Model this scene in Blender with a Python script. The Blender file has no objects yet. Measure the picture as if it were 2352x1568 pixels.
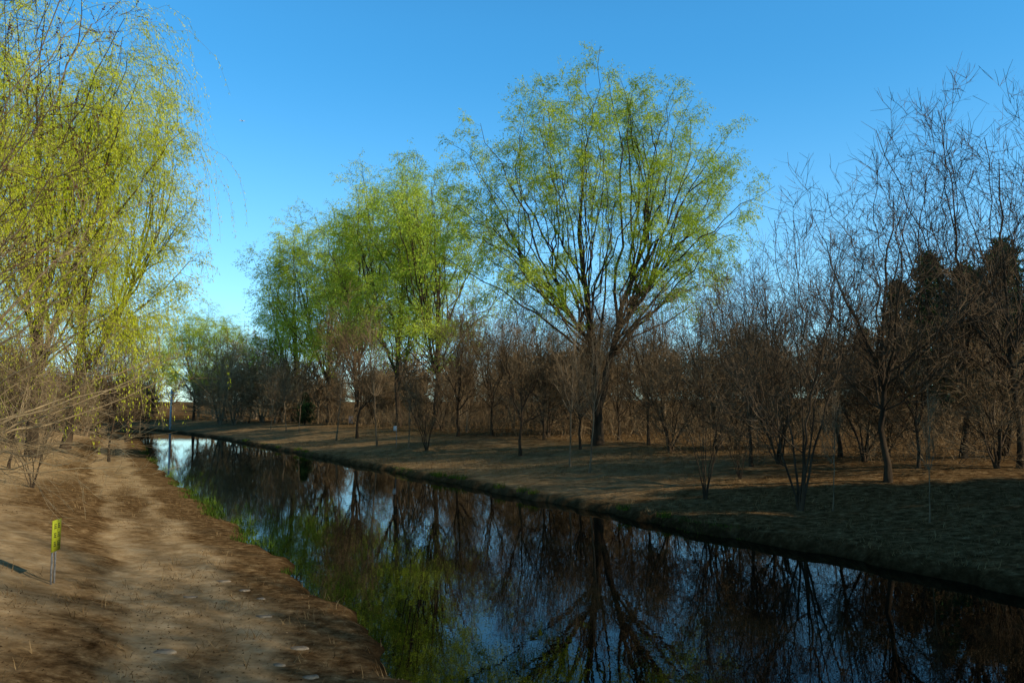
import bpy, math
import numpy as np
from mathutils import Vector
rng=np.random.default_rng(11)
S=bpy.context.scene; C=S.collection
R=math.radians
# ------------------------------------------------------------------ camera
F=1829.0; TILT=math.atan(156/F); CZ=4.2
cd=bpy.data.cameras.new('camera'); cam=bpy.data.objects.new('camera',cd); C.objects.link(cam)
cam.location=(0,0,CZ); cam.rotation_euler=(R(90)+TILT,0,0)
cd.sensor_width=36; cd.lens=28; cd.clip_end=20000; cd.clip_start=.1
S.camera=cam
S.view_settings.view_transform='Standard'; S.view_settings.look='None'; S.view_settings.exposure=0
ct,st=math.cos(TILT),math.sin(TILT)
def ray(px,py):
    a=(px-1176)/F; b=(784-py)/F
    return np.array([a, ct-b*st, st+b*ct])
# ------------------------------------------------------------------ world + sun
SUN_EL=26; SUN_AZ=119      # azimuth clockwise from +Y
w=bpy.data.worlds.new('World'); S.world=w; w.use_nodes=True
nt=w.node_tree; nt.nodes.clear()
sky=nt.nodes.new('ShaderNodeTexSky'); sky.sky_type='NISHITA'; sky.sun_disc=False
sky.sun_elevation=R(SUN_EL); sky.sun_rotation=R(SUN_AZ); sky.ozone_density=2.2; sky.air_density=1.0; sky.dust_density=.3
gm=nt.nodes.new('ShaderNodeGamma'); gm.inputs[1].default_value=.66
hs=nt.nodes.new('ShaderNodeHueSaturation'); hs.inputs['Saturation'].default_value=1.42; hs.inputs['Hue'].default_value=.488
mu=nt.nodes.new('ShaderNodeMix'); mu.data_type='RGBA'; mu.blend_type='MULTIPLY'; mu.inputs[0].default_value=1; mu.clamp_result=False; mu.inputs[7].default_value=(1.55,2.3,2.8,1)
tcw=nt.nodes.new('ShaderNodeTexCoord'); sx=nt.nodes.new('ShaderNodeSeparateXYZ'); nt.links.new(tcw.outputs['Generated'],sx.inputs[0])
rp=nt.nodes.new('ShaderNodeValToRGB'); rp.color_ramp.interpolation='EASE'; e=rp.color_ramp.elements
e[0].position=.12; e[0].color=(1,1,1,1); e[1].position=.8; e[1].color=(.12,.09,.11,1); q=e.new(.43); q.color=(.5,.8,.89,1)
nt.links.new(sx.outputs['Z'],rp.inputs[0])
m2=nt.nodes.new('ShaderNodeMix'); m2.data_type='RGBA'; m2.blend_type='MULTIPLY'; m2.inputs[0].default_value=1
bg=nt.nodes.new('ShaderNodeBackground'); bg.inputs[1].default_value=.15
wo=nt.nodes.new('ShaderNodeOutputWorld')
L_=nt.links.new
L_(sky.outputs[0],gm.inputs[0]); L_(gm.outputs[0],hs.inputs['Color']); L_(hs.outputs[0],mu.inputs[6]); L_(mu.outputs[2],m2.inputs[6]); L_(rp.outputs[0],m2.inputs[7]); L_(m2.outputs[2],bg.inputs[0]); L_(bg.outputs[0],wo.inputs[0])
sl=bpy.data.lights.new('sun','SUN'); sl.energy=5; sl.angle=R(.5); sl.color=(1,.88,.68)
so=bpy.data.objects.new('sun',sl); C.objects.link(so)
sd=Vector((math.sin(R(SUN_AZ))*math.cos(R(SUN_EL)),math.cos(R(SUN_AZ))*math.cos(R(SUN_EL)),math.sin(R(SUN_EL))))
so.rotation_euler=sd.to_track_quat('Z','Y').to_euler(); so.location=(60,-10,40)
# ------------------------------------------------------------------ materials
def mat(name):
    m=bpy.data.materials.new(name); m.use_nodes=True; t=m.node_tree; t.nodes.clear()
    o=t.nodes.new('ShaderNodeOutputMaterial'); return m,t,o
def nd(t,k,**kw):
    n=t.nodes.new(k)
    for a,b in kw.items():
        if a in n.inputs: n.inputs[a].default_value=b
        else: setattr(n,a,b)
    return n
def ramp(t,fac,stops):
    r=t.nodes.new('ShaderNodeValToRGB'); e=r.color_ramp.elements
    while len(e)<len(stops): e.new(.5)
    for k,(p,c) in enumerate(stops): e[k].position=p; e[k].color=(*c,1)
    t.links.new(fac,r.inputs[0]); return r.outputs[0]
def noisemat(name,stops,scale,rough=.9,bump=.3,bscale=None,stretch=(1,1,1),spec=.1,bdist=.02):
    m,t,o=mat(name); tc=nd(t,'ShaderNodeTexCoord'); mp=nd(t,'ShaderNodeMapping'); mp.inputs['Scale'].default_value=stretch
    t.links.new(tc.outputs['Object'],mp.inputs[0])
    n=nd(t,'ShaderNodeTexNoise',Scale=scale,Detail=2); t.links.new(mp.outputs[0],n.inputs['Vector'])
    p=nd(t,'ShaderNodeBsdfPrincipled',Roughness=rough) if bump or rough<.8 else nd(t,'ShaderNodeBsdfDiffuse')
    if 'Base Color' in p.inputs:
        p.inputs['Specular IOR Level'].default_value=spec; ci=p.inputs['Base Color']
    else: ci=p.inputs['Color']
    t.links.new(ramp(t,n.outputs['Fac'],stops),ci)
    if bump:
        n2=nd(t,'ShaderNodeTexNoise',Scale=bscale or scale*3,Detail=4); t.links.new(mp.outputs[0],n2.inputs['Vector'])
        b=nd(t,'ShaderNodeBump',Strength=bump,Distance=bdist); t.links.new(n2.outputs['Fac'],b.inputs['Height']); t.links.new(b.outputs[0],p.inputs['Normal'])
    t.links.new(p.outputs[0],o.inputs[0]); return m
M={}
M['bark']=noisemat('dark_bark',[(.3,(.025,.017,.010)),(.7,(.08,.054,.032))],3,bump=.8,bscale=9,stretch=(1,1,.25),bdist=.05)
M['bark_pale']=noisemat('pale_bark',[(.3,(.08,.056,.032)),(.7,(.28,.20,.12))],4,bump=.6,bscale=10,stretch=(1,1,.3),bdist=.04)
M['twig']=noisemat('brown_twigs',[(.35,(.085,.057,.030)),(.7,(.26,.18,.10))],.6,bump=0)
M['twig_grey']=noisemat('grey_twigs',[(.35,(.05,.036,.022)),(.7,(.17,.12,.075))],.6,bump=0)
M['twig_tan']=noisemat('tan_twigs',[(.3,(.18,.125,.065)),(.7,(.42,.31,.17))],.9,bump=0)
M['twig_green']=noisemat('olive_twigs',[(.3,(.10,.085,.025)),(.7,(.22,.18,.06))],.8,bump=0)
M['bud']=noisemat('red_buds',[(.3,(.05,.015,.01)),(.7,(.11,.035,.02))],5,bump=0)
def leafmat(name,stops,scale=.35,tr=.4):
    m,t,o=mat(name); tc=nd(t,'ShaderNodeTexCoord')
    n=nd(t,'ShaderNodeTexNoise',Scale=scale,Detail=2); t.links.new(tc.outputs['Object'],n.inputs['Vector'])
    g=nd(t,'ShaderNodeNewGeometry'); ma=nd(t,'ShaderNodeMath',operation='MULTIPLY_ADD'); ma.inputs[1].default_value=.25
    t.links.new(g.outputs['Random Per Island'],ma.inputs[0])
    sb=nd(t,'ShaderNodeMath',operation='SUBTRACT'); sb.inputs[1].default_value=.125
    t.links.new(n.outputs['Fac'],sb.inputs[0]); t.links.new(sb.outputs[0],ma.inputs[2])
    c=ramp(t,ma.outputs[0],stops)
    d=nd(t,'ShaderNodeBsdfDiffuse'); t.links.new(c,d.inputs[0])
    if tr<=.1: t.links.new(d.outputs[0],o.inputs[0]); return m
    tl=nd(t,'ShaderNodeBsdfTranslucent'); mx=nd(t,'ShaderNodeMixShader'); mx.inputs[0].default_value=tr
    t.links.new(c,tl.inputs[0]); t.links.new(d.outputs[0],mx.inputs[1]); t.links.new(tl.outputs[0],mx.inputs[2])
    t.links.new(mx.outputs[0],o.inputs[0]); return m
M['leaf']=leafmat('willow_leaves',[(.3,(.22,.32,.02)),(.5,(.42,.54,.045)),(.72,(.60,.68,.10))])
M['leaf_y']=leafmat('yellow_willow_leaves',[(.3,(.34,.40,.015)),(.5,(.56,.59,.03)),(.72,(.72,.71,.08))])
M['needle']=leafmat('dark_needles',[(.3,(.010,.030,.012)),(.55,(.024,.065,.022)),(.75,(.05,.10,.03))],tr=.0)
M['blade']=leafmat('green_blades',[(.3,(.03,.055,.008)),(.6,(.08,.13,.015)),(.8,(.15,.18,.025))],scale=2,tr=.2)
M['dry']=leafmat('dry_blades',[(.3,(.09,.052,.02)),(.6,(.24,.15,.065)),(.8,(.42,.28,.13))],scale=2,tr=0)
M['litter']=leafmat('leaf_litter',[(.3,(.03,.016,.007)),(.55,(.14,.078,.033)),(.8,(.33,.205,.095))],scale=4,tr=0)
M['stone']=noisemat('stone',[(.3,(.18,.13,.08)),(.7,(.34,.26,.17))],8,bump=.6,bscale=20)
M['metal']=noisemat('grey_post_metal',[(.3,(.12,.115,.105)),(.7,(.24,.23,.21))],12,rough=.6,bump=0)
M['white']=noisemat('white_paint',[(.3,(.5,.5,.5)),(.7,(.7,.7,.7))],6,rough=.5,bump=0)
M['concrete']=noisemat('pale_pole',[(.3,(.45,.47,.48)),(.7,(.62,.64,.65))],6,bump=0)
M['yellow']=noisemat('yellow_panel',[(.3,(.30,.32,.015)),(.7,(.40,.42,.03))],6,rough=.6,bump=0)
M['black']=noisemat('dark_paint',[(.3,(.03,.035,.02)),(.7,(.06,.065,.03))],9,bump=0)
M['blue']=noisemat('pale_blue_paint',[(.3,(.25,.3,.38)),(.7,(.36,.42,.5))],9,bump=0)
def groundmat():
    m,t,o=mat('soil'); tc=nd(t,'ShaderNodeTexCoord')
    def N(s,det=8,ro=.6):
        n=nd(t,'ShaderNodeTexNoise',Scale=s,Detail=det,Roughness=ro); t.links.new(tc.outputs['Object'],n.inputs['Vector']); return n.outputs['Fac']
    n11=N(3.6,9,.72)
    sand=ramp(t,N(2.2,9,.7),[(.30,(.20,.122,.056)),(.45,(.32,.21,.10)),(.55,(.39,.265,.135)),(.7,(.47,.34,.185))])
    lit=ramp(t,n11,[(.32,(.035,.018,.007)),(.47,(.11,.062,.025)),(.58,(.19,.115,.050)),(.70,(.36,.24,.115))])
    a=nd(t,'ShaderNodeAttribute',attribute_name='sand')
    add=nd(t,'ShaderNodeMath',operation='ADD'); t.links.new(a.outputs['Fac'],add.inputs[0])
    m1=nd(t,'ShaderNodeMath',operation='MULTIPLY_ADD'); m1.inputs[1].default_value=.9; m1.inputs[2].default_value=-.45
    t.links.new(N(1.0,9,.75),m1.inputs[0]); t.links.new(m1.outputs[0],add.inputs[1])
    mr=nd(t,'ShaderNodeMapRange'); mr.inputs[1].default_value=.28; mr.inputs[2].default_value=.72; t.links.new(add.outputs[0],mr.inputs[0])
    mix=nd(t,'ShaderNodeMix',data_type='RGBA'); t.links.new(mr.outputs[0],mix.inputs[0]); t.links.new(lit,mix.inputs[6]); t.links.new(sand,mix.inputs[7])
    dm=nd(t,'ShaderNodeAttribute',attribute_name='damp')
    mix2=nd(t,'ShaderNodeMix',data_type='RGBA'); t.links.new(dm.outputs['Fac'],mix2.inputs[0]); t.links.new(mix.outputs[2],mix2.inputs[6]); mix2.inputs[7].default_value=(.014,.009,.004,1)
    p=nd(t,'ShaderNodeBsdfDiffuse')
    t.links.new(mix2.outputs[2],p.inputs['Color'])
    b=nd(t,'ShaderNodeBump',Strength=.7,Distance=.05); t.links.new(n11,b.inputs['Height'])
    b2=nd(t,'ShaderNodeBump',Strength=.5,Distance=.08); t.links.new(N(.9,4,.6),b2.inputs['Height']); t.links.new(b.outputs[0],b2.inputs['Normal'])
    t.links.new(b2.outputs[0],p.inputs['Normal']); t.links.new(p.outputs[0],o.inputs[0]); return m
M['ground']=groundmat()
def watermat():
    m,t,o=mat('dark_water'); tc=nd(t,'ShaderNodeTexCoord')
    p=nd(t,'ShaderNodeBsdfPrincipled',Roughness=.0,IOR=1.33); p.inputs['Base Color'].default_value=(.002,.003,.0015,1); p.inputs['Specular IOR Level'].default_value=.24
    n=nd(t,'ShaderNodeTexNoise',Scale=3.,Detail=2,Roughness=.5); n2=nd(t,'ShaderNodeTexNoise',Scale=.5,Detail=1)
    t.links.new(tc.outputs['Object'],n.inputs['Vector']); t.links.new(tc.outputs['Object'],n2.inputs['Vector'])
    b=nd(t,'ShaderNodeBump',Strength=.3,Distance=.003); t.links.new(n.outputs['Fac'],b.inputs['Height'])
    b2=nd(t,'ShaderNodeBump',Strength=.3,Distance=.003); t.links.new(n2.outputs['Fac'],b2.inputs['Height']); t.links.new(b.outputs[0],b2.inputs['Normal'])
    t.links.new(b2.outputs[0],p.inputs['Normal']); t.links.new(p.outputs[0],o.inputs[0]); return m
M['water']=watermat()
# ------------------------------------------------------------------ mesh helpers
def mesh(name,V,Fq,m,smooth=False):
    me=bpy.data.meshes.new(name); V=np.asarray(V,np.float32); Fq=np.asarray(Fq,np.int32)
    me.vertices.add(len(V)); me.vertices.foreach_set('co',V.ravel())
    k=Fq.shape[1]
    me.loops.add(Fq.size); me.loops.foreach_set('vertex_index',Fq.ravel())
    me.polygons.add(len(Fq)); me.polygons.foreach_set('loop_start',np.arange(len(Fq),dtype=np.int32)*k)
    me.update(calc_edges=True)
    if smooth: me.polygons.foreach_set('use_smooth',np.ones(len(Fq),bool))
    me.materials.append(m); me.validate(); return me
def cat(L):
    V=[];Fs=[];o=0
    for v,f in L: V.append(v); Fs.append(f+o); o+=len(v)
    return np.concatenate(V),np.concatenate(Fs)
def ob(name,me,parent=None):
    o=bpy.data.objects.new(name,me); C.objects.link(o)
    if parent: o.parent=parent
    return o
def tag(o,label=None,cat_=None,group=None,kind=None):
    if label: o['label']=label
    if cat_: o['category']=cat_
    if group: o['group']=group
    if kind: o['kind']=kind
    return o
def nrm(a): return a/np.maximum(np.linalg.norm(a,axis=-1,keepdims=True),1e-9)
def tube(P,Rd,k):
    P=np.asarray(P,float); N,m,_=P.shape
    T=nrm(np.gradient(P,axis=1)); avg=nrm(P[:,-1]-P[:,0])
    ref=np.where(np.abs(avg[:,2:3])<.8,np.array([[0,0,1.]]),np.array([[1.,0,0]]))[:,None,:]
    u=nrm(np.cross(T,np.broadcast_to(ref,T.shape))); v=np.cross(T,u)
    a=np.arange(k)*2*np.pi/k
    V=P[:,:,None,:]+Rd[:,:,None,None]*(np.cos(a)[None,None,:,None]*u[:,:,None,:]+np.sin(a)[None,None,:,None]*v[:,:,None,:])
    b=(np.arange(N)[:,None,None]*m+np.arange(m-1)[None,:,None])*k
    j=np.arange(k)[None,None,:]; j2=(j+1)%k
    Fq=np.stack([b+j,b+j2,b+k+j2,b+k+j],-1).reshape(-1,4)
    return V.reshape(-1,3),Fq
def ribbon(P,Rd,_k=0):
    P=np.asarray(P,float); N,m,_=P.shape
    T=nrm(np.gradient(P,axis=1)); s=nrm(np.cross(T,rng.normal(0,1,(N,1,3))+0*T))*Rd[...,None]
    V=np.stack([P-s,P+s],2).reshape(-1,3); b=(np.arange(N)[:,None]*m+np.arange(m-1)[None])*2
    return V,np.stack([b,b+1,b+3,b+2],-1).reshape(-1,4)
def box(c,s):
    c=np.array(c,float); s=np.array(s,float)/2
    V=np.array([[x,y,z] for x in(-1,1) for y in(-1,1) for z in(-1,1)])*s+c
    return V,np.array([[0,1,3,2],[4,6,7,5],[0,4,5,1],[2,3,7,6],[0,2,6,4],[1,5,7,3]])
def pole(p,q,r1,r2,k=8):
    p=np.array(p,float);q=np.array(q,float); P=np.linspace(p,q,3)[None]; V,Fq=tube(P,np.linspace(r1,r2,3)[None],k)
    n=len(V); V=np.concatenate([V,[p,q]])
    q1=np.array([[ (i+2)%k,(i+1)%k,i,n] for i in range(0,k,2)]); q2=np.array([[2*k+i,2*k+(i+1)%k,2*k+(i+2)%k,n+1] for i in range(0,k,2)])
    return V,np.concatenate([Fq,q1,q2])
# ------------------------------------------------------------------ terrain
def bend(s):
    q=np.clip(s-110,0,190); e=np.clip(s-185,0,115); return -(q*q)/1200-(e*e)/190-np.maximum(s-300,0)*1.5
def st_of(x,y):
    s=-.485*x+.8745*y; t0=.8745*x+.485*y
    return s,t0-bend(s)
def xy_of(s,t):
    t0=t+bend(s); return -.485*s+.8745*t0, .8745*s+.485*t0
def near_t(s): return np.interp(s,[-100,0,8,12,20,35,60,85,130,190,400],[3.5,4.2,4.7,4.9,5.25,5.3,5.6,6.7,9.3,12,13])+.22*np.sin(s*.9)+.10*np.sin(2.3*s+1)+.05*np.sin(5.1*s)
def far_t(s): return 19.2+.18*np.sin(.5*s)+.12*np.sin(1.7*s)+.06*np.sin(4.3*s)
def fbm(x,y):
    r=0
    for a,fx,fy,ph in [(1,.21,.33,.3),(.8,-.47,.29,1.7),(.5,.9,.71,.6),(.35,-1.3,1.7,2.2),(.22,2.9,-2.1,.9),(.15,4.1,3.7,1.1),(.1,-6.3,5.1,.4)]:
        r=r+a*np.sin(fx*x+fy*y+ph+1.3*np.sin(.37*fy*x-.6*fx*y))
    return r
def gh(x,y):
    s,t=st_of(x,y); u=near_t(s)-t; v=t-far_t(s)
    hn=np.interp(u,[0,.12,.5,2.2,2.6,3,4.1,4.5,6,10,16,30,60,110],[-.02,.14,.22,.33,.31,.36,.46,.58,.95,1.75,2.2,2.5,3.4,6.5])
    hf=np.interp(v,[0,.10,.5,3,7,12,18,30,50,90,140],[-.02,.3,.38,.68,1.25,1.8,2.15,2.4,2.7,4.6,7])
    ch=-np.minimum(np.minimum(-u,-v)*.6+.03,1.2)
    h=np.where(u>0,hn,np.where(v>0,hf,ch))
    amp=np.clip(np.maximum(u,v)/3,0,1)*.04*np.clip(120/np.maximum(abs(s),1),.3,1)
    return h+amp*fbm(x,y)
def steps(*a):
    r=[]
    for lo,hi,d in a: r+=list(np.arange(lo,hi-1e-6,d))
    return np.array(r)
sa=np.concatenate([[-3000,-1500,-800,-400,-200,-120],steps((-80,-6,3),(-6,60,.28),(60,130,.9),(130,400,5)),[400,500,700,1000,1600,2600,4000]])
ta=np.concatenate([[-3000,-1500,-700,-350,-180,-100,-60],steps((-40,-16,1),(-16,13.6,.24),(13.6,18.6,1),(18.6,36,.28),(36,100,2)),[100,110,130,150,160,250,500,1000,3000]])
SS,TT=np.meshgrid(sa,ta,indexing='ij'); X,Y=xy_of(SS,TT); Z=gh(X,Y)
ns,ntt=SS.shape; i=np.arange(ns-1)[:,None]*ntt+np.arange(ntt-1)[None]
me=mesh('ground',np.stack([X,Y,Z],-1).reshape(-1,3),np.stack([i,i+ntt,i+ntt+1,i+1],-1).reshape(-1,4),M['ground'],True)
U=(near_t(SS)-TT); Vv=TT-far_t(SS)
sandv=np.where(U>0,np.clip(np.interp(U,[0,.8,1.6,2.2,2.6,3.2,3.8,4.4,5.6,7.5,12,30],[.0,.05,.25,.85,.42,.42,.85,.08,.35,.85,.75,.2])+.12*fbm(X*.6,Y*.6),0,1),np.interp(Vv,[0,3,10,20,40],[.5,.5,.45,.1,0])*np.interp(SS,[16,30],[.0,1]))  # far bank at near right: darker litter, with some shade put into the colour
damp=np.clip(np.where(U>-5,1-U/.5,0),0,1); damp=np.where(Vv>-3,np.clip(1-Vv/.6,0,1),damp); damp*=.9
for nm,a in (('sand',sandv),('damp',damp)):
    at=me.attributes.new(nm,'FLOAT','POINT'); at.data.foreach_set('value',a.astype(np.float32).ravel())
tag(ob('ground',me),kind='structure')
wt=[near_t(sa)-.6,(near_t(sa)+far_t(sa))/2,far_t(sa)+.6]
WX=[xy_of(sa,t) for t in wt]; V=np.stack([np.stack([x,y,0*x],-1) for x,y in WX],1).reshape(-1,3)
i=(np.arange(ns-1)[:,None]*3+np.arange(2)[None]); tag(ob('water',mesh('water',V,np.stack([i,i+3,i+4,i+1],-1).reshape(-1,4)[:, ::-1],M['water'])),kind='structure')
def hit(px,py):
    d=ray(px,py); t=6.
    while t<420:
        x,y,z=d[0]*t,d[1]*t,CZ+d[2]*t
        if z<gh(x,y): return x,y,float(gh(x,y))
        t*=1.004
    return d[0]*300,d[1]*300,float(gh(d[0]*300,d[1]*300))
# ------------------------------------------------------------------ tree generator
def grow(P0,D0,L,R0,n,wander,trop,tip=.3,late=False):
    N=len(P0); P=np.zeros((N,n+1,3)); P[:,0]=P0; D=nrm(D0); stp=(L/n)[:,None]
    for i in range(n):
        k=(i+1)/n if late else 1
        D=nrm(D+rng.normal(0,wander,(N,3))+np.asarray(trop)*k); P[:,i+1]=P[:,i]+D*stp
    Rr=R0[:,None]*np.linspace(1,tip,n+1)[None]; return P,Rr
def spawn(P,Rd,m,f0,f1,ang,sd):
    N,n1,_=P.shape; n=n1-1; idx=np.repeat(np.arange(N),m); k=np.tile(np.arange(m),N)
    f=f0+(f1-f0)*((k+rng.random(N*m))/m); q=np.clip(f*n,0,n-1e-4); i=q.astype(int); w=(q-i)[:,None]
    A=P[idx,i];B=P[idx,i+1]; pos=A*(1-w)+B*w; T=nrm(B-A); r=Rd[idx,i]*(1-w[:,0])+Rd[idx,i+1]*w[:,0]
    ref=rng.normal(0,1,(N*m,3)); u=nrm(np.cross(T,ref)); v=np.cross(T,u)
    a=np.radians(rng.normal(ang,sd,N*m))[:,None]; az=(k*2.4+rng.random(N*m))[:,None]
    return pos,np.cos(a)*T+np.sin(a)*(np.cos(az)*u+np.sin(az)*v),r,f
def resample(pts,n,wob):
    pts=np.array(pts,float); d=np.concatenate([[0],np.cumsum(np.linalg.norm(np.diff(pts,axis=0),axis=1))]); q=np.linspace(0,d[-1],n+1)
    P=np.stack([np.interp(q,d,pts[:,k]) for k in range(3)],-1)
    Q=P.copy()
    for _ in range(2): Q[1:-1]=(Q[:-2]+2*Q[1:-1]+Q[2:])/4
    w=rng.normal(0,wob,(n+1,3)); w[0]=0; Q+=np.cumsum(w,0)*.5*np.array([1,1,.2]); return Q
def leaves(P,per,f0,size,asp,droop,spread=.0):
    N,n1,_=P.shape; n=n1-1; idx=np.repeat(np.arange(N),per); f=f0+(1-f0)*rng.random(N*per)
    q=np.clip(f*n,0,n-1e-4); i=q.astype(int); w=(q-i)[:,None]; A=P[idx,i];B=P[idx,i+1]
    c=A*(1-w)+B*w+rng.normal(0,1,(len(idx),3))*spread; T=nrm(nrm(B-A)+rng.normal(0,.5,(len(idx),3))+np.array([0,0,-droop]))
    L=(size*rng.uniform(.6,1.3,len(idx)))[:,None]; s=nrm(np.cross(T,rng.normal(0,1,(len(idx),3))))*L*asp
    V=np.stack([c,c+T*L*.5+s,c+T*L,c+T*L*.5-s],1).reshape(-1,3); return V,np.arange(len(V)).reshape(-1,4)
def dome(M_,H,W,zb,shape='round',cx=0.):
    h=rng.random(M_)**.8; az=rng.random(M_)*2*np.pi; rr=rng.random(M_)**.45
    if shape=='round': pr=np.where(h>.4,np.sqrt(np.clip(1-((h-.4)/.62)**2,0,1)),.65+.35*h/.4)
    elif shape=='vase': pr=np.interp(h,[0,.35,.7,.9,1],[.5,.8,1,.75,.3])
    else: pr=np.interp(h,[0,.3,.7,1],[.7,1,.75,.2])
    return np.stack([cx*h+np.cos(az)*rr*pr*W,np.sin(az)*rr*pr*W,zb+(H-zb)*h],-1)
def tree_mesh(name,trunks,r0,targets,zmin,l3,l4,l5=None,leaf=None,mats=('bark','twig'),leafm='leaf',attach=.5,limbr=.011,bud=None,sag=.12,inner=0,l3r=.05,fine=ribbon,brm=None,wob=.05,cxy=.55,tipr=.012,lw=.026):
    tp=[];tr=[]
    for j,c in enumerate(trunks):
        P=resample(c,16,wob); a=r0[j]; rr=a*(1-np.linspace(0,1,17)**.8*.9)
        if j==0 or c[0][2]<.3: rr[0]*=1.35; rr[1]*=1.08
        tp.append(P); tr.append(rr)
    TP=np.array(tp);TR=np.array(tr)
    out={}; out['trunk']=mesh(name+'_trunk',*tube(TP,TR,9),M[mats[0]],True)
    cp=TP.reshape(-1,3); cr=TR.reshape(-1); ok=cp[:,2]>=zmin; cp=cp[ok];cr=cr[ok]
    LP=[];LR=[]
    for T in targets:
        az=(attach+rng.uniform(-.14,.14))*T[2]
        cost=np.hypot(cp[:,0]-T[0],cp[:,1]-T[1])+.9*np.abs(cp[:,2]-max(az,zmin))+np.where(cp[:,2]>T[2]*.92,99,0)
        k=int(np.argmin(cost)); A=cp[k]; d=T-A; L=np.linalg.norm(d)
        Cc=A+d*np.array([cxy,cxy,.5-sag]) 
        q=np.linspace(0,1,11)[:,None]; B=(1-q)**2*A+2*q*(1-q)*Cc+q*q*T
        wv=np.cumsum(rng.normal(0,lw*L,(11,3)),0); wv-=wv[0]; B=B+wv*.5
        LP.append(B); LR.append(np.linspace(min(cr[k]*.7,limbr*L+tipr),tipr,11))
    LP=np.array(LP);LR=np.array(LR)
    base=[tube(LP,LR,5)]
    m,f0,ln,ang,trop,wd=l3
    P,D,r,f=spawn(LP,LR,m,f0,1,ang,12)
    L=ln*rng.uniform(.6,1.25,len(P))*(1.15-.45*f)
    P3,R3=grow(P,D,L,np.clip(r*.55,tipr*.6,l3r),6,wd,trop,.35)
    P,D,r,f=spawn(TP,TR,m,max(.35,zmin/max(TP[:,-1,2].max(),1)),1,ang,12); L=ln*rng.uniform(.6,1.2,len(P))
    Pb,Rb=grow(P,D,L,np.clip(r*.5,tipr*.6,l3r),6,wd,trop,.35); P3=np.concatenate([P3,Pb]);R3=np.concatenate([R3,Rb])
    base.append(tube(P3,R3,3)); out['branches']=mesh(name+'_branches',*cat(base),M[brm or mats[0]])
    m,f0,ln,ang,trop,wd,rd=l4
    P,D,r,f=spawn(P3,R3,m,f0,1,ang,14); L=ln*rng.uniform(.5,1.3,len(P))*(1.15-.4*f)
    P4,R4=grow(P,D,L,np.full(len(P),rd),4,wd,trop,.5,late=True); tw=[fine(P4,R4,3)]; last=P4
    if l5:
        m,f0,ln,ang,trop,wd,rd=l5
        P,D,r,f=spawn(P4,R4,m,f0,1,ang,14); L=ln*rng.uniform(.5,1.3,len(P))
        P5,R5=grow(P,D,L,np.full(len(P),rd),2,wd,trop,.5,late=True); tw.append(fine(P5,R5,3)); last=P5
    out['twigs']=mesh(name+'_twigs',*cat(tw),M[mats[1]])
    if leaf:
        lv=[leaves(last,*leaf)]
        if inner: lv.append(leaves(P3,inner,.4,*leaf[2:5],.12))
        out['foliage']=mesh(name+'_foliage',*cat(lv),M[leafm])
    if bud:
        per,size=bud; a=leaves(last,per,.15,size,.35,0,.003); b=leaves(last,per//2+1,.5,size,.35,0,.003)
        out['buds']=mesh(name+'_buds',*cat([a,b]),M['bud'])
    out['H']=float(targets[:,2].max()); return out
V_={}
def fork(H,n,rad,z0,zt,r,q=.55):
    tr=[[(0,0,0),(rng.normal(0,.1),rng.normal(0,.1),z0),(rng.normal(0,.3),rng.normal(0,.3),zt*H)]]; rs=[r]
    for k in range(n):
        a=k*2*np.pi/n+rng.random(); zz=z0*rng.uniform(.8,1.5)
        tr.append([(0,0,zz*.9),(math.cos(a)*rad*.45,math.sin(a)*rad*.45,zz+(H*zt-zz)*.4),(math.cos(a)*rad,math.sin(a)*rad,H*zt*rng.uniform(.75,1.05))]); rs.append(r*q*rng.uniform(.7,1.1))
    return tr,rs
up=(0,0,.06)
for nm,H,W,zb,z0,n,rad,shape in [('bareA',13,4.2,3.6,3.0,4,2.4,'vase'),('bareB',13,3.6,3.2,3.2,3,2.0,'vase'),('bareC',10,3.4,2.6,2.6,3,1.6,'vase'),('bareD',10,3.0,2.6,2.8,3,1.3,'vase'),('bareE',9,3.4,2.0,1.9,4,1.7,'round')]:
    tr,rs=fork(H,n,rad,z0,.82,.12 if H>11 else .10)
    V_[nm]=tree_mesh(nm,tr,rs,dome(20,H,W,zb,shape),z0*.7,(7,.2,1.9,36,(0,0,.06),.10),(6,.15,1.05,38,(0,0,.08),.11,.009),(3,.1,.55,36,(0,0,.07),.09,.008),mats=('bark','twig_grey' if H>11 else 'twig'),wob=.10,limbr=.009,lw=.034)
def multi(H,n,rad,r):
    tr=[];rs=[]
    for k in range(n):
        a=k*2*np.pi/n+rng.random(); q=rad*rng.uniform(.5,1.1)
        tr.append([(math.cos(a)*.05,math.sin(a)*.05,0),(math.cos(a)*.12,math.sin(a)*.12,.06*H),(math.cos(a)*q*.35,math.sin(a)*q*.35,H*.3),(math.cos(a)*q,math.sin(a)*q,H*rng.uniform(.75,.95))]); rs.append(r*rng.uniform(.7,1))
    return tr,rs
for nm,H,W,n,rad in [('thinA',10,3.4,2,1.2),('thinB',8,3.8,4,2.0),('thinC',11,3.4,1,.6),('thinD',7,3.6,6,2.0),('thinLit',9,3.6,4,1.8)]:
    tr,rs=multi(H,n,rad,.095); T_=nm=='thinLit'
    V_[nm]=tree_mesh(nm,tr,rs,dome(22,H,W,1.2 if H>9 else .5,'round'),.5,(8,.12,1.9,46,(0,0,.02),.12),(8,.1,1.0,43,(0,0,.03),.14,.014),None,mats=('bark_pale' if nm in('thinA','thinLit') else 'bark','twig_tan' if T_ else 'twig'),brm='twig_tan' if T_ else 'twig',wob=.10,attach=.45,lw=.034)  # last kind: paler bark and twigs put sunlight into the colour of shaded trees
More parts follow.
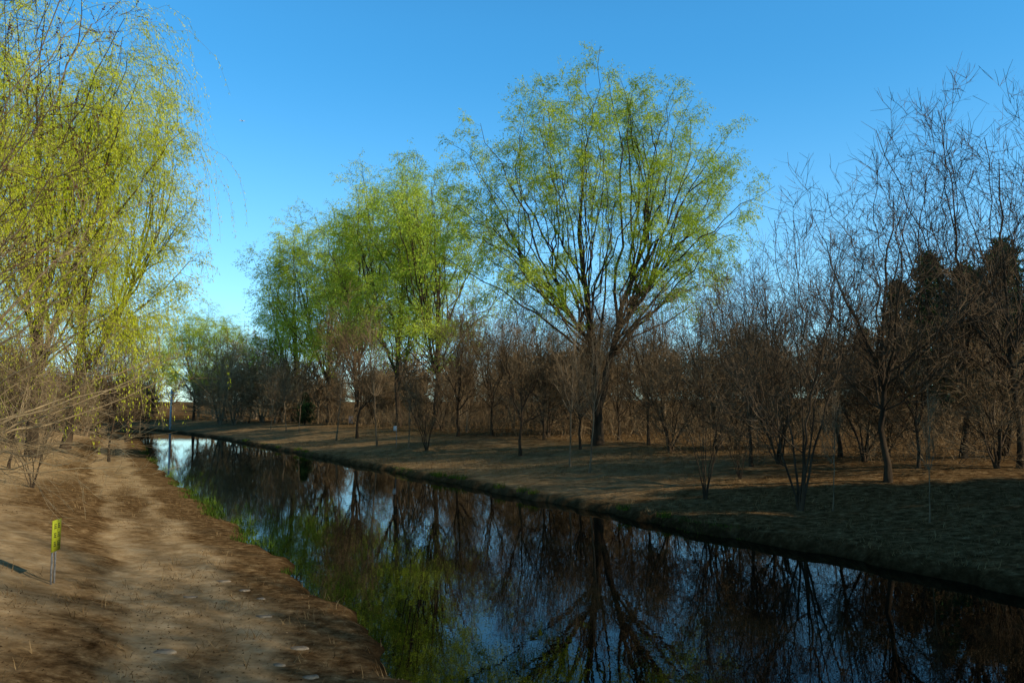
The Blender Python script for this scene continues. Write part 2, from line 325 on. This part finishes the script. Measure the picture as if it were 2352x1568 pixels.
tr,rs=multi(10,6,2.6,.055); V_['multiA']=tree_mesh('multiA',tr,rs,dome(20,10,3.2,2.6,'vase'),1.4,(7,.2,1.7,34,(0,0,.06),.10),(6,.15,.9,36,(0,0,.08),.11,.009),(3,.1,.45,34,up,.08,.007),mats=('bark','twig_grey'),brm='bark',wob=.09,lw=.034)
tr,rs=multi(6,7,2.2,.03); V_['multiB']=tree_mesh('multiB',tr,rs,dome(12,6,2.2,1.4,'vase'),.8,(5,.2,1.1,32,(0,0,.06),.11),(4,.15,.6,38,(0,0,.06),.12,.008),(3,.1,.3,38,up,.1,.006),mats=('bark','twig'),wob=.08)
for nm,sx_ in (('slimA',.3),('slimB',-.5)):
    V_[nm]=tree_mesh(nm,[[(0,0,0),(sx_*.3,.05,2.4),(sx_*.8,.1,5),(sx_,0,6.8)]],[.05],dome(9,7,1.3,3.2,'vase',sx_),2.4,(6,.2,1.0,38,(0,0,.09),.08),(4,.15,.55,38,(0,0,.06),.1,.008),(3,.1,.3,38,up,.12,.006),mats=('bark_pale','twig'))
def willow(name,H,W,zb,z0,n,targets=None,trunks=None,rs=None,leafm='leaf',per=14,size=.16,nl=52,matt='bark',l3m=9,l4m=9,inner=8):
    if trunks is None: trunks,rs=fork(H,n,W*.5,z0,.8,.2)
    if targets is None: targets=dome(nl,H,W,zb,'round')
    return tree_mesh(name,trunks,rs,targets,z0*.85,(l3m,.45,2.1,52,(0,0,-.02),.14),(l4m,.3,1.15,48,(.07,0,-.34),.14,.007),None,(per,.05,size,.14,.45,.09),mats=(matt,'twig_green'),leafm=leafm,sag=-.10,cxy=.5,limbr=.0068,inner=inner,l3r=.022,wob=.14,lw=.042)
tips=[(.6,25.0),(-2.1,24.8),(-4,23.8),(-5.6,22),(4,23.6),(5.8,23.8),(7,22.2),(8.2,20.5),(9.8,17.9),(9.3,16),(8.6,14.2),(7,13.0),(-8.2,20),(-9.4,17.8),(-8.6,14.8),(-7,12.4),(2.2,22.5),(-3.4,19),(-6.3,17.2),(3.8,19.5),(6.2,17.8),(1.2,19.6),(-1.5,16.5),(4.5,14.5),(-4.4,14.2),(2.2,16.2),(7,15.6),(-1.2,22.6),(0.2,23.6),(5.2,21.4),(-7.4,19.2),(7.9,18.4),(2.7,23.6),(-3,22.4),(-5.6,20.6),(9.0,19.2),(-9,16.2),(1,24.6),(-2.8,24.2),(-4.6,21),(0,21),(3,21.5),(-5.6,11.4),(5.4,11.6),(-2.6,12),(2.4,12.4),(8,12)]
T=[]
for x,z in tips:
    lim=math.sqrt(max(0,1-(x/11)**2))*6.5*(1 if z<22 else .55)
    for _ in range(2): T.append((x+rng.normal(0,.5),rng.uniform(-lim,lim),z-.4+rng.normal(0,.4)))
T=np.array(T)
trb=[[(0,0,0),(0,0,3.2),(-.4,0,8),(-1.1,.3,14),(-.4,.2,19),(-.8,0,21)],
     [(.1,0,2.6),(.9,-.2,5.6),(1.3,-.3,8.5),(2.9,-.6,13),(3.6,-.5,17),(4.4,-.3,20)],
     [(1.2,-.2,7.2),(3.4,.6,10.2),(6.0,1,13.4),(8.0,1,16.4)],
     [(-.2,0,6.6),(-2.4,.4,9.6),(-5.0,-.2,12.6),(-7.3,-.5,16.4)],
     [(-.5,.2,10),(-2.6,1.5,14.5),(-4.6,2.2,18.5)],
     [(0,0,5.2),(.9,2.2,10),(1.8,4.2,15),(1.6,4.8,18)],
     [(0,0,6),(-1.2,-2.2,11),(-2.0,-4,15),(-1.6,-4.6,18)]]
V_['willowBig']=willow('willowBig',26,10,11,6,0,targets=T,trunks=trb,rs=[.36,.26,.14,.15,.11,.12,.12],per=19,l3m=9,inner=10)
V_['willowA']=willow('willowA',20,6.2,6,4,5)
V_['willowB']=willow('willowB',18,5.6,5.5,3.4,4,nl=42)
T=dome(50,21,6.0,7,'round'); T[:,0]+=1.8+(T[:,2]-8)*.10
V_['willowL']=willow('willowL',21,7,8,5,0,targets=T,trunks=[[(0,0,0),(.6,0,5),(1.6,0,11),(2.6,.2,17)],[(.3,0,3.5),(2.8,.5,8),(5.2,.7,13),(6.0,.5,17)],[(.6,0,5),(-.8,.6,10),(-1.5,.8,16)],[(.7,0,5.5),(1.5,-2,10),(2.8,-3,16)]],rs=[.25,.15,.12,.12],leafm='leaf_y',per=14,size=.15)
tr,rs=fork(20,5,3.4,4,.8,.26)
T=dome(56,21,6.0,6.5,'round')
V_['weeping']=tree_mesh('weeping',tr,rs,T,3.4,(7,.4,1.8,45,(0,0,-.10),.1),(6,.2,5.0,45,(0,0,-1.3),.04,.006),None,(54,.0,.13,.12,.9,.05),mats=('bark','twig_green'),leafm='leaf_y',sag=-.05,inner=10,limbr=.008,l3r=.025,wob=.09)
# near left-bank trees
tr,rs=fork(12,5,2.6,1.8,.75,.11,.4)
T=np.concatenate([dome(8,11,4.2,3,'round'),np.stack([rng.uniform(2.4,4.8,22),rng.uniform(-2.5,2.5,22),rng.uniform(1.6,6.5,22)],-1)])
V_['nearTan']=tree_mesh('nearTan',tr,rs,T,1.5,(6,.2,1.4,38,(0,0,-.02),.14),(4,.1,.85,36,(0,0,.03),.14,.0048),(3,.1,.42,34,(0,0,.05),.1,.0036),mats=('bark_pale','twig_tan'),attach=.42,limbr=.0045,l3r=.011,fine=tube,wob=.08,brm='twig_tan',tipr=.006,sag=-.12)
tr,rs=fork(12.5,3,2.0,2.6,.8,.07,.4)
T=np.concatenate([dome(3,13,3.0,6,'round'),np.stack([rng.uniform(2.4,4.5,14),rng.uniform(-2.2,1.5,14),rng.uniform(5.5,11.0,14)],-1)])
V_['nearBud']=tree_mesh('nearBud',tr,rs,T,2.2,(6,.2,1.3,38,(0,0,.03),.12),(3,.1,.7,36,(0,0,.06),.12,.006),(3,.1,.38,34,(0,0,.06),.1,.0045),mats=('bark','twig_grey'),attach=.5,bud=(4,.03),limbr=.005,l3r=.012,fine=tube,wob=.08,brm='bark_pale',tipr=.007)
def conifer(name,H,W,n=120):
    z=np.sort(rng.uniform(.05,1,n))*H; az=np.arange(n)*2.4; L=W*(1-(z/H)**1.3)*rng.uniform(.45,1.2,n)+.2
    P0=np.stack([0*z,0*z,z],-1); D=np.stack([np.cos(az),np.sin(az),.35+0*z],-1)
    P1,R1=grow(P0,D,L,np.full(n,.035),5,.09,(0,0,.08),.3)
    P,D,r,f=spawn(P1,R1,12,.15,1,55,12); P2,R2=grow(P,D,.7*rng.uniform(.5,1.2,len(P)),np.full(len(P),.008),2,.1,(0,0,.05),.5)
    tp=resample([(0,0,0),(.1,0,H*.5),(0,0,H*.98)],14,.02)[None]
    return dict(trunk=mesh(name+'_trunk',*tube(tp,np.linspace(.18,.02,15)[None],8),M['bark'],True),branches=mesh(name+'_branches',*cat([tube(P1,R1,4),ribbon(P2,R2)]),M['bark']),foliage=mesh(name+'_foliage',*leaves(P2,16,0,.22,.2,0,.06),M['needle']),H=H)
V_['conA']=conifer('conA',11,2.6); V_['conB']=conifer('conB',9,3.0,110)
# ------------------------------------------------------------------ placing
def tree(kind,x,y,z,sc,rz,name,label,cat_,group=None):
    e=bpy.data.objects.new(name,None); C.objects.link(e); e.location=(x,y,z-.04); e.rotation_euler=(0,0,rz); e.scale=(sc[0],sc[0],sc[1]) if isinstance(sc,tuple) else (sc,)*3
    tag(e,label,cat_,group)
    for k,m in V_[kind].items():
        if k!='H': ob(k,m,e)
    return e
def put(kind,px,pb,pt,label,group=None,rz=None,name='bare_tree',cat_='tree',wide=1.):
    x,y,z=hit(px,pb); H=(pb-pt)/F*y*1.0; s=H/V_[kind]['H']
    return tree(kind,x,y,z,(s*wide,s),rng.uniform(0,6.28) if rz is None else rz,name,label,cat_,group)
G='bare trees along the far bank'; GW='green willows on the far bank'
put('willowBig',1373,1022,178,'tallest willow, forked dark trunk and wide rounded fresh green crown, centre of far bank',GW,0,'willow_tree',wide=1.0)
put('willowA',1000,985,362,'second tallest green willow, just left of the tallest willow on the far bank',GW,None,'willow_tree',wide=1.1)
put('willowB',915,980,395,'narrow yellow-green willow squeezed between two wider willows left of centre',GW,None,'willow_tree',wide=.95)
put('willowA',820,972,430,'green willow with a pointed crown, third step down the sloping row of willows',GW,2.,'willow_tree',wide=1.0)
put('willowB',755,970,495,'green willow filling the step between the pointed willow and the lowest leftmost one',GW,4.,'willow_tree',wide=1.0)
put('willowB',675,968,550,'lowest leftmost willow of the far bank row, thin green crown beside open sky',GW,1.,'willow_tree',wide=1.25)
put('bareA',2212,1052,240,'tall dark bare tree with spreading crown near the right edge of the far bank',G)
put('bareB',2040,1106,340,'bare tree with straight dark trunk left of the tallest bare tree at right',G,wide=1.1)
put('multiA',1838,1172,500,'bare multi-stemmed tree fanning out from one low base beside the water at right',G,wide=1.0)
put('slimA',2280,1030,560,'slim dark bare tree right of the tallest bare tree',G)
put('bareD',1725,1072,620,'bare tree just left of and behind the fanned multi-stemmed tree',G)
put('bareD',1490,1022,650,'bare tree with a sunlit pale trunk right of the tallest willow',G)
put('multiB',1620,1146,700,'leaning many-stemmed bare shrub at the water edge left of the fanned tree',G,name='bare_shrub',cat_='shrub',wide=.7)
put('bareC',1195,1047,690,'bare tree with crooked leaning trunk nearest the water left of the tallest willow',G)
put('bareD',1250,1010,650,'bare tree with a straight tan trunk immediately left of the tallest willow',G)
put('slimA',1310,1072,740,'thin pale sapling in front of the tallest willow, left one of two',G,name='sapling')
put('slimB',1354,1085,780,'thin dark sapling in front of the tallest willow, right one of two',G,name='sapling')
put('bareD',1333,1032,720,'pale-trunked bare tree tight against the left of the tallest willow trunk',G)
put('bareC',820,1006,690,'bare tree with straight tan trunk left of the white notice board',G)
put('slimA',866,1024,720,'slim bare tree immediately left of the white notice board',G)
put('slimB',772,1012,780,'thin leaning sapling furthest left beside the tan-trunked bare tree',G,name='sapling')
put('slimA',940,1032,800,'thin sapling just right of the white notice board',G,name='sapling')
put('multiB',980,1036,820,'low many-stemmed bare shrub right of the white notice board',G,name='bare_shrub',cat_='shrub')
put('bareE',1052,1002,700,'bare round-headed tree in front of the second tallest willow',G)
put('slimA',622,988,830,'thin young tree at the left end of the far bank saplings',G,name='sapling')
put('slimB',658,992,820,'middle one of three young trees near the left end of the far bank',G,name='sapling')
put('slimA',686,994,830,'right one of three young trees near the left end of the far bank',G,name='sapling')
put('slimB',1913,1174,900,'thin pale sapling between the fanned tree and the straight dark trunk',G,name='sapling',wide=.7)
put('slimA',2135,1200,880,'thin dark sapling lowest on the slope near the right edge',G,name='sapling',wide=.7)
put('bareB',1930,1050,530,'bare tree behind the gap between the fanned tree and the straight dark trunk',G)
put('bareA',1772,1015,590,'wide bare tree rising behind the fanned multi-stemmed tree',G)
put('bareB',2345,1075,245,'tall bare tree cut by the right edge of the view',G)
put('bareC',2110,1075,680,'lower bare tree between the two tall ones at right',G)
put('bareE',1640,1030,680,'bare tree between the sunlit pale trunk and the leaning shrub',G)
put('bareE',1420,1010,730,'round bare tree directly right of the tallest willow trunk',G)
put('multiB',1700,1100,890,'small bare bush on the slope below the wide bare tree',G,name='bare_shrub',cat_='shrub')
put('bareC',1130,1000,690,'bare tree in the gap between the two tallest willows',G)
for px,pb,pt,lb in [(1540,1040,820,'bushy bare shrub on the slope between the sunlit pale trunk and the leaning shrub'),(1985,1060,820,'bushy bare shrub just left of the straight dark trunk'),(2290,1075,820,'bushy bare shrub below the tallest bare tree'),(1790,1065,820,'bushy bare shrub directly behind the foot of the fanned tree')]:
    put('thinD',px,pb,pt,lb,'bushy shrubs on the far bank slope',name='bare_shrub',cat_='shrub')
k=0
for _ in range(900):
    if k>=72: break
    s=rng.uniform(-4,150); v=rng.uniform(14,42); x,y=xy_of(s,19.2+v)
    if y<28: continue
    px=1176+F*x/y
    if px<600 or px>2420: continue
    kind=['thinA','thinC','thinB','thinA','thinC','thinD'][k%6]; H={'thinA':10,'thinB':8,'thinC':11,'thinD':6.5}[kind]*rng.uniform(.85,1.15)
    if 560<px<900 or px>1700: H*=.85
    tree(kind,x,y,float(gh(x,y)),H/V_[kind]['H'],rng.uniform(0,6.28),'bare_tree','bare brown tree in the dense thicket behind the far bank','tree','bare trees of the thicket behind the far bank'); k+=1
for px,pb,pt,lb in [(2075,975,650,'dark pointed evergreen behind the straight dark trunk'),(2150,975,590,'tallest dark evergreen left of the tallest bare tree'),(2235,980,620,'dark evergreen behind the trunk of the tallest bare tree'),(2320,985,560,'dark evergreen at the right edge behind bare trees'),(1990,972,760,'low dark evergreen furthest left of the evergreen group at right')]:
    put('conB' if px==2235 else 'conA',px,pb,pt,lb,'dark evergreens behind the right bank',name='evergreen_tree',wide=1.1)
put('conB',700,975,905,'small dark green bush under the lowest left willow','',name='evergreen_bush',cat_='bush',wide=1.3)
def at(x,y): return x,y,float(gh(x,y))
for kind,x,y,H in [('conB',24,9,13),('conA',28,13,14),('conB',31,7,15),('bareA',26,3,14),('conA',21.5,4,12),('conB',36,15,15),('conB',27,16.5,12),('conA',33,19,13),
                   ('bareA',33,-6,25),('bareA',36,-9,26),('bareA',41,-16,26),('bareB',36,3,17)]:  # unseen trees placed for shade, the tall ones sized to reach the left bank
    tree(kind,*at(x,y),H/V_[kind]['H'],rng.uniform(0,6.28),'bare_tree' if kind[:3]!='con' else 'evergreen_tree','tree on the near end of the right bank beyond the edge of the view','tree','trees beyond the right edge')
# ---- left bank
GL='trees of the left bank'
tree('nearTan',*at(-11.9,15.0),1.0,0.1,'bare_tree','nearest tan-twigged bare tree arching in from the left edge above the yellow sign','tree',GL)
tree('nearBud',*at(-10.8,12.2),1.05,-.1,'bare_tree','budding bare tree whose limbs reach in at the upper left corner','tree',GL)
put('weeping',75,1050,-60,'weeping willow with long yellow-green hanging strands behind the nearest bare tree',GL,None,'weeping_willow')
put('weeping',-190,1060,60,'second weeping willow mostly cut off by the left edge',GL,None,'weeping_willow')
put('willowL',150,1030,180,'bright yellow-green willow whose crown reaches furthest out over the water from the left',GL,0,'willow_tree',wide=.95)
put('bareC',250,1060,700,'small bare tree with dark upright trunk at the water end of the left bank',GL,wide=.8)
put('multiB',75,1120,850,'tan bare shrub on the left slope under the weeping willow',GL,name='bare_shrub',cat_='shrub')
put('bareE',20,1075,780,'bare tree at the left edge under the weeping willow',GL)
put('bareE',290,1015,740,'dark spreading bare tree leaning over the far left reach of water',GL)
k=0
for _ in range(400):
    if k>=20: break
    s=rng.uniform(70,175); u=rng.uniform(5,34); x,y=xy_of(s,near_t(s)-u); px=1176+F*x/y
    if px<-60 or px>330: continue
    kind=['thinA','thinB','thinLit','thinD'][k%4]
    tree(kind,x,y,float(gh(x,y)),1.0*rng.uniform(.8,1.1),rng.uniform(0,6.28),'bare_tree','bare brown tree deep in the wood of the left bank','tree','bare trees deep in the left bank wood'); k+=1
GF='distant trees at the bend'
put('willowA',445,966,700,'distant light green willow right of the pale utility pole at the bend',GF,None,'willow_tree',wide=1.2)
put('willowB',515,965,740,'distant pale green willow beside the bare brown trees at the bend',GF,None,'willow_tree',wide=1.2)
put('willowB',350,960,735,'distant yellow-green willow behind the pale utility pole',GF,None,'willow_tree',wide=1.3)
k=0
for px in list(range(490,665,16)):
    put(['thinLit','thinLit','thinC'][k%3],px,964+rng.uniform(-2,12),rng.uniform(770,820),'bare brown tree in the row at the far bend of the water',"bare trees at the far bend",wide=1.2); k+=1
k=0
for _ in range(400):
    if k>=18: break
    s=rng.uniform(200,250); v=rng.uniform(4,26); x,y=xy_of(s,far_t(s)+v); px=1176+F*x/y
    if px<60 or px>400: continue
    kind=['thinLit','thinB','thinLit','thinD'][k%4]
    tree(kind,x,y,float(gh(x,y)),1.3*rng.uniform(.8,1.1),rng.uniform(0,6.28),'bare_tree','distant bare tree closing the view where the water turns away','tree','distant bare trees where the water turns'); k+=1
# distant wood: one mass
tp,rs=fork(10,4,2,2.5,.8,.16)
TPp=np.array([resample(c,6,.05) for c in tp]); TRr=np.array([np.linspace(r,.03,7) for r in rs])
a=spawn(TPp,TRr,12,.02,1,50,14); b=grow(a[0],a[1],3*rng.uniform(.5,1.1,len(a[0])),np.full(len(a[0]),.06),4,.16,(0,0,.02)); c_=spawn(b[0],b[1],11,.1,1,45,14); d_=grow(c_[0],c_[1],1.4*rng.uniform(.5,1.2,len(c_[0])),np.full(len(c_[0]),.05),2,.1,(0,0,.03))
tv,tf=cat([tube(TPp,TRr,4),tube(*b,3),ribbon(*d_)])
parts=[]
for _ in range(200):
    d0=rng.uniform(110,260); az=rng.uniform(-42,42); x=d0*math.sin(R(az)); y=d0*math.cos(R(az)); s_,t_=st_of(x,y)
    if near_t(s_)-3<t_<far_t(s_)+(14 if s_<190 else 2): continue
    a0=rng.uniform(0,6.28); sc=rng.uniform(.8,1.25)
    rot=np.array([[math.cos(a0),-math.sin(a0),0],[math.sin(a0),math.cos(a0),0],[0,0,1]])
    parts.append(((tv@rot.T)*sc+np.array([x,y,float(gh(x,y))]),tf))
tag(ob('distant_wood',mesh('distant_wood',*cat(parts),M['twig'])),'far-off brown wood closing the horizon behind all nearer trees','wood',kind='stuff')
# ------------------------------------------------------------------ undergrowth / grasses / litter
def blades(x,y,z,h,wd,lean,n=3):
    N=len(x); az=rng.uniform(0,6.28,N); D=np.stack([np.cos(az)*lean,np.sin(az)*lean,np.ones(N)],-1)
    P,_=grow(np.stack([x,y,z],-1),D,h,np.ones(N),n,.12,(0,0,-.12),1,late=True)
    s=np.stack([np.sin(az),-np.cos(az),0*az],-1)[:,None]*(wd[:,None]*np.linspace(1,.15,n+1)[None])[...,None]
    V=np.stack([P-s,P+s],2).reshape(-1,3); b=(np.arange(N)[:,None]*(n+1)+np.arange(n)[None])*2
    return V,np.stack([b,b+1,b+3,b+2],-1).reshape(-1,4)
def rnd(sr,ur,N,far):
    s=rng.uniform(sr[0],sr[1],N); 
    if far: t=far_t(s)+rng.uniform(ur[0],ur[1],N)
    else: t=near_t(s)-rng.uniform(ur[0],ur[1],N)
    x,y=xy_of(s,t); return x,y,gh(x,y)
x,y,z=rnd((5,150),(13,50),7600,True); N=len(x)
D=np.stack([rng.normal(0,.4,N),rng.normal(0,.4,N),np.ones(N)],-1); P,Rr=grow(np.stack([x,y,z],-1),D,rng.uniform(.8,3.2,N),np.full(N,.018),4,.14,(0,0,0),.4)
a=spawn(P,Rr,6,.15,1,42,12); P2,R2=grow(a[0],a[1],rng.uniform(.3,1.0,len(a[0])),np.full(len(a[0]),.012),2,.12,(0,0,.05))
tag(ob('undergrowth',mesh('undergrowth',*cat([ribbon(P,Rr),ribbon(P2,R2)]),M['twig'])),'brown twiggy undergrowth between the trunks of the thicket','undergrowth',kind='stuff')
x,y,z=rnd((2,90),(.1,16),12000,True); x2,y2,z2=rnd((4,60),(.1,9),1500,False); x=np.r_[x,x2];y=np.r_[y,y2]
keep=(fbm(x*.8,y*.8)>.1); x,y=x[keep],y[keep]
x=np.repeat(x,4)+rng.normal(0,.08,len(x)*4); y=np.repeat(y,4)+rng.normal(0,.08,len(x)); z=gh(x,y)
tag(ob('dry_grass',mesh('dry_grass',*blades(x,y,z,rng.uniform(.06,.28,len(x)),np.full(len(x),.007),.8),M['dry'])),'short dry grass scattered over both banks','grass',kind='stuff')
def flat(x,y,z,s):
    N=len(x); a=rng.uniform(0,6.28,N); n1=np.stack([np.cos(a),np.sin(a),rng.normal(0,.3,N)],-1)*s[:,None]; n2=np.stack([-np.sin(a),np.cos(a),rng.normal(0,.3,N)],-1)*s[:,None]*.5
    c=np.stack([x,y,z+.008],-1); return np.stack([c-n1,c-n2,c+n1,c+n2],1).reshape(-1,3),np.arange(4*N).reshape(-1,4)
x,y,z=rnd((3,70),(.3,16),30000,True); x2,y2,z2=rnd((2,45),(.2,10),22000,False); kp=fbm(x2*.9,y2*.9)>-.1; x2,y2,z2=x2[kp],y2[kp],z2[kp]
x=np.r_[x,x2];y=np.r_[y,y2];z=np.r_[z,z2]
tag(ob('leaf_litter',mesh('leaf_litter',*flat(x,y,z,rng.uniform(.010,.032,len(x))),M['litter'])),'dead leaves and twig scraps strewn over both banks','leaves',kind='stuff')
x,y,z=rnd((26,100),(-.12,.35),1100,False); x2,y2,z2=rnd((5,100),(-.08,.3),2000,True); x=np.r_[x,x2];y=np.r_[y,y2]; keep=fbm(x*1.3,y*1.3)>.6; x,y=x[keep],y[keep]
x=np.repeat(x,5)+rng.normal(0,.07,len(x)*5); y=np.repeat(y,5)+rng.normal(0,.07,len(x)); z=np.maximum(gh(x,y),-.02)
tag(ob('shore_grass',mesh('shore_grass',*blades(x,y,z,rng.uniform(.04,.16,len(x)),np.full(len(x),.005),.5),M['blade'])),'thin green sprouts fringing both waterlines','grass',kind='stuff')
N=80; rr=rng.random(N)**.5*.28; aa=rng.uniform(0,6.28,N)
clump=mesh('iris_clump',*blades(rr*np.cos(aa),rr*np.sin(aa),0*rr,rng.uniform(.15,.36,N),rng.uniform(.007,.012,N),.35,4),M['blade'])
def shore(px,py,far,name,label,group,sc=1):
    d=ray(px,py); t=CZ/-d[2]; s,_=st_of(d[0]*t,d[1]*t); tt=far_t(s)+.12 if far else near_t(s)-.1; x,y=xy_of(s,tt)
    o=ob(name,clump); o.location=(x,y,float(gh(x,y))-.03); o.rotation_euler=(0,0,rng.uniform(0,6)); o.scale=(sc*1.2,sc*1.2,sc); tag(o,label,'plant',group)
for px,py,sc in [(1022,1102,1.1),(1040,1104,1.2),(1072,1107,1),(1092,1110,1.1),(680,1040,1.3),(700,1044,1.2),(1180,1131,1),(1235,1140,1),(1262,1145,.9),(560,1018,1.4),(1450,1185,.9),(1515,1205,.9),(640,1034,1)]:
    shore(px,py,True,'iris_clump','green clump of upright blades on the far waterline','green clumps on the far waterline',sc)
for px,py,sc in [(395,1120,1.2),(425,1138,1.3),(455,1152,1.3),(480,1162,1.5),(505,1175,1.6),(520,1190,1.5),(540,1212,1.3),(565,1235,1.3),(590,1250,1.3),(608,1262,1.2),(690,1325,.7),(375,1060,1.3),(350,1045,1.3)]:
    shore(px,py,False,'iris_clump','green clump of upright blades on the near waterline','green clumps on the near waterline',sc)
for j,(px,py,wd,lb) in enumerate([(437,1372,38,'flat pale stone in the middle of the path'),(375,1498,50,'largest flat stone low on the path near the bottom'),(608,1416,30,'flat stone between path and water, halfway down'),(515,1336,30,'small brown stone highest on the path'),(685,1490,40,'flat stone near the water edge low down'),(640,1528,28,'small stone left of the bottom waterline'),(560,1356,24,'small flat stone right of the highest stone'),(712,1556,36,'pale stone at the bottom edge'),(600,1376,22,'small dark stone above the halfway stone')]):
    x,y,z=hit(px,py); r=wd/F*y/2; k=12; a=np.arange(k)*2*np.pi/k; q=r*(1+rng.normal(0,.18,k))
    rings=[]
    for f,h in ((1.0,-.03),(1.02,.004),(.9,.018),(.4,.024)): rings.append(np.stack([q*f*np.cos(a),q*.7*f*np.sin(a),np.full(k,h)+rng.normal(0,.003,k)],-1))
    V=np.concatenate(rings+[[[0,0,.024]]]); Fc=[[b*k+i,b*k+(i+1)%k,(b+1)*k+(i+1)%k,(b+1)*k+i] for b in range(3) for i in range(k)]+[[3*k+i,3*k+i+1,3*k+(i+2)%k,4*k] for i in range(0,k,2)]
    o=ob('flat_stone',mesh('flat_stone',V,np.array(Fc),M['stone'],True)); o.location=(x,y,z); tag(o,lb,'stone','flat stones on the left bank path')
# ------------------------------------------------------------------ yellow sign
x,y,z=hit(124,1342); hh=(1342-1197)/F*y
e=bpy.data.objects.new('warning_sign',None); C.objects.link(e); e.location=(x,y,z-.02); e.rotation_euler=(0,0,R(119-20)); tag(e,'small yellow notice sign with dark lettering on two grey posts in the left bank soil','sign')
pw,ph=.42,hh*.48
ob('panel',mesh('panel',*box((0,0,hh-ph/2),(pw,.018,ph)),M['yellow']),e)
for sx_ in(-.08,.08): ob('post',mesh('post',*pole((sx_,.03,-.2),(sx_,.03,hh-.05),.02,.02),M['metal']),e)
st_=[]
for cx in(-.09,.09):
    for r_ in range(3):
        cz=hh-ph*.2-r_*ph*.28
        for dx,dz,w_,h_ in [(0,.04,.10,.012),(0,.0,.08,.012),(0,-.04,.11,.012),(-.03,0,.014,.09),(.035,-.02,.014,.07)]: st_.append(box((cx+dx,-.0115 ,cz+dz),(w_,.004,h_)))
ob('lettering',mesh('lettering',*cat(st_),M['black']),e)
x,y,z=hit(910,1028); k=y/F
e=bpy.data.objects.new('notice_board',None); C.objects.link(e); e.location=(x,y,z); tag(e,'small white notice board on a thin post among far bank saplings','sign')
ob('post',mesh('post',*pole((0,0,-.2),(0,0,50*k),.03,.025),M['metal']),e)
ob('panel',mesh('panel',*box((-.1,-.05,44*k),(.27,.03,.4)),M['white']),e)
x,y,z=hit(806,972)
e=bpy.data.objects.new('utility_cabinet',None); C.objects.link(e); e.location=(x,y,z); tag(e,'small pale blue cabinet half hidden behind trunks under the willows','cabinet')
ob('body',mesh('body',*box((0,0,.55),(.55,.4,1.1)),M['blue']),e); ob('roof',mesh('roof',*box((0,0,1.13),(.65,.5,.06)),M['metal']),e); ob('door',mesh('door',*box((0,-.207,.55),(.46,.012,.95)),M['blue']),e)
x,y,z=hit(391,986); H=92*y/F
e=bpy.data.objects.new('utility_pole',None); C.objects.link(e); e.location=(x,y,z); tag(e,'pale slender utility pole standing at the bend of the water','pole')
ob('shaft',mesh('shaft',*pole((0,0,-.3),(0,0,H),.2,.14,10),M['concrete']),e)
ob('crossarm',mesh('crossarm',*box((0,-.19,H*.9),(1.6,.12,.14)),M['concrete']),e)
ob('crossarm',mesh('crossarm',*box((0,-.19,H*.72),(1.1,.12,.14)),M['concrete']),e)
for sx_ in(-.7,.7): ob('insulator',mesh('insulator',*pole((sx_,-.19,H*.9+.07),(sx_,-.19,H*.9+.3),.06,.04),M['white']),e)
e=bpy.data.objects.new('power_line',None); C.objects.link(e); tag(e,'two thin overhead wires crossing the sky gap above the far bend','wire')
for dz in(0,.9):
    q=np.linspace(0,1,25); P=np.stack([-110+100*q,150+10*q,23+dz-4*4*q*(1-q)*.35-2*q],-1)[None]; ob('wire',mesh('wire',*tube(P,np.full((1,25),.02),4),M['black']),e)
d=ray(557,278)*4500
e=bpy.data.objects.new('aeroplane',None); C.objects.link(e); e.location=(d[0],d[1],d[2]+CZ); e.rotation_euler=(0,0,.2); tag(e,'tiny white aeroplane high in the blue sky','aeroplane')
ob('fuselage',mesh('fuselage',*tube(np.linspace((-15,0,0),(15,0,0),9)[None],np.array([[.3,1.4,1.8,1.9,1.9,1.8,1.6,1.1,.2]]),8),M['white'],True),e)
for sy in(-1,1): ob('wing',mesh('wing',np.array([(4,sy,-.4),(-2,sy,-.4),(-6,sy*15,.6),(-4,sy*15,.6),(4,sy,0),(-2,sy,0),(-6,sy*15,.7),(-4,sy*15,.7)],float),np.array([[0,1,2,3],[7,6,5,4],[0,3,7,4],[1,5,6,2],[3,2,6,7],[0,4,5,1]]),M['white']),e)
ob('tail_fin',mesh('tail_fin',*box((-13.3,0,2.6),(2.6,.3,4)),M['white']),e)
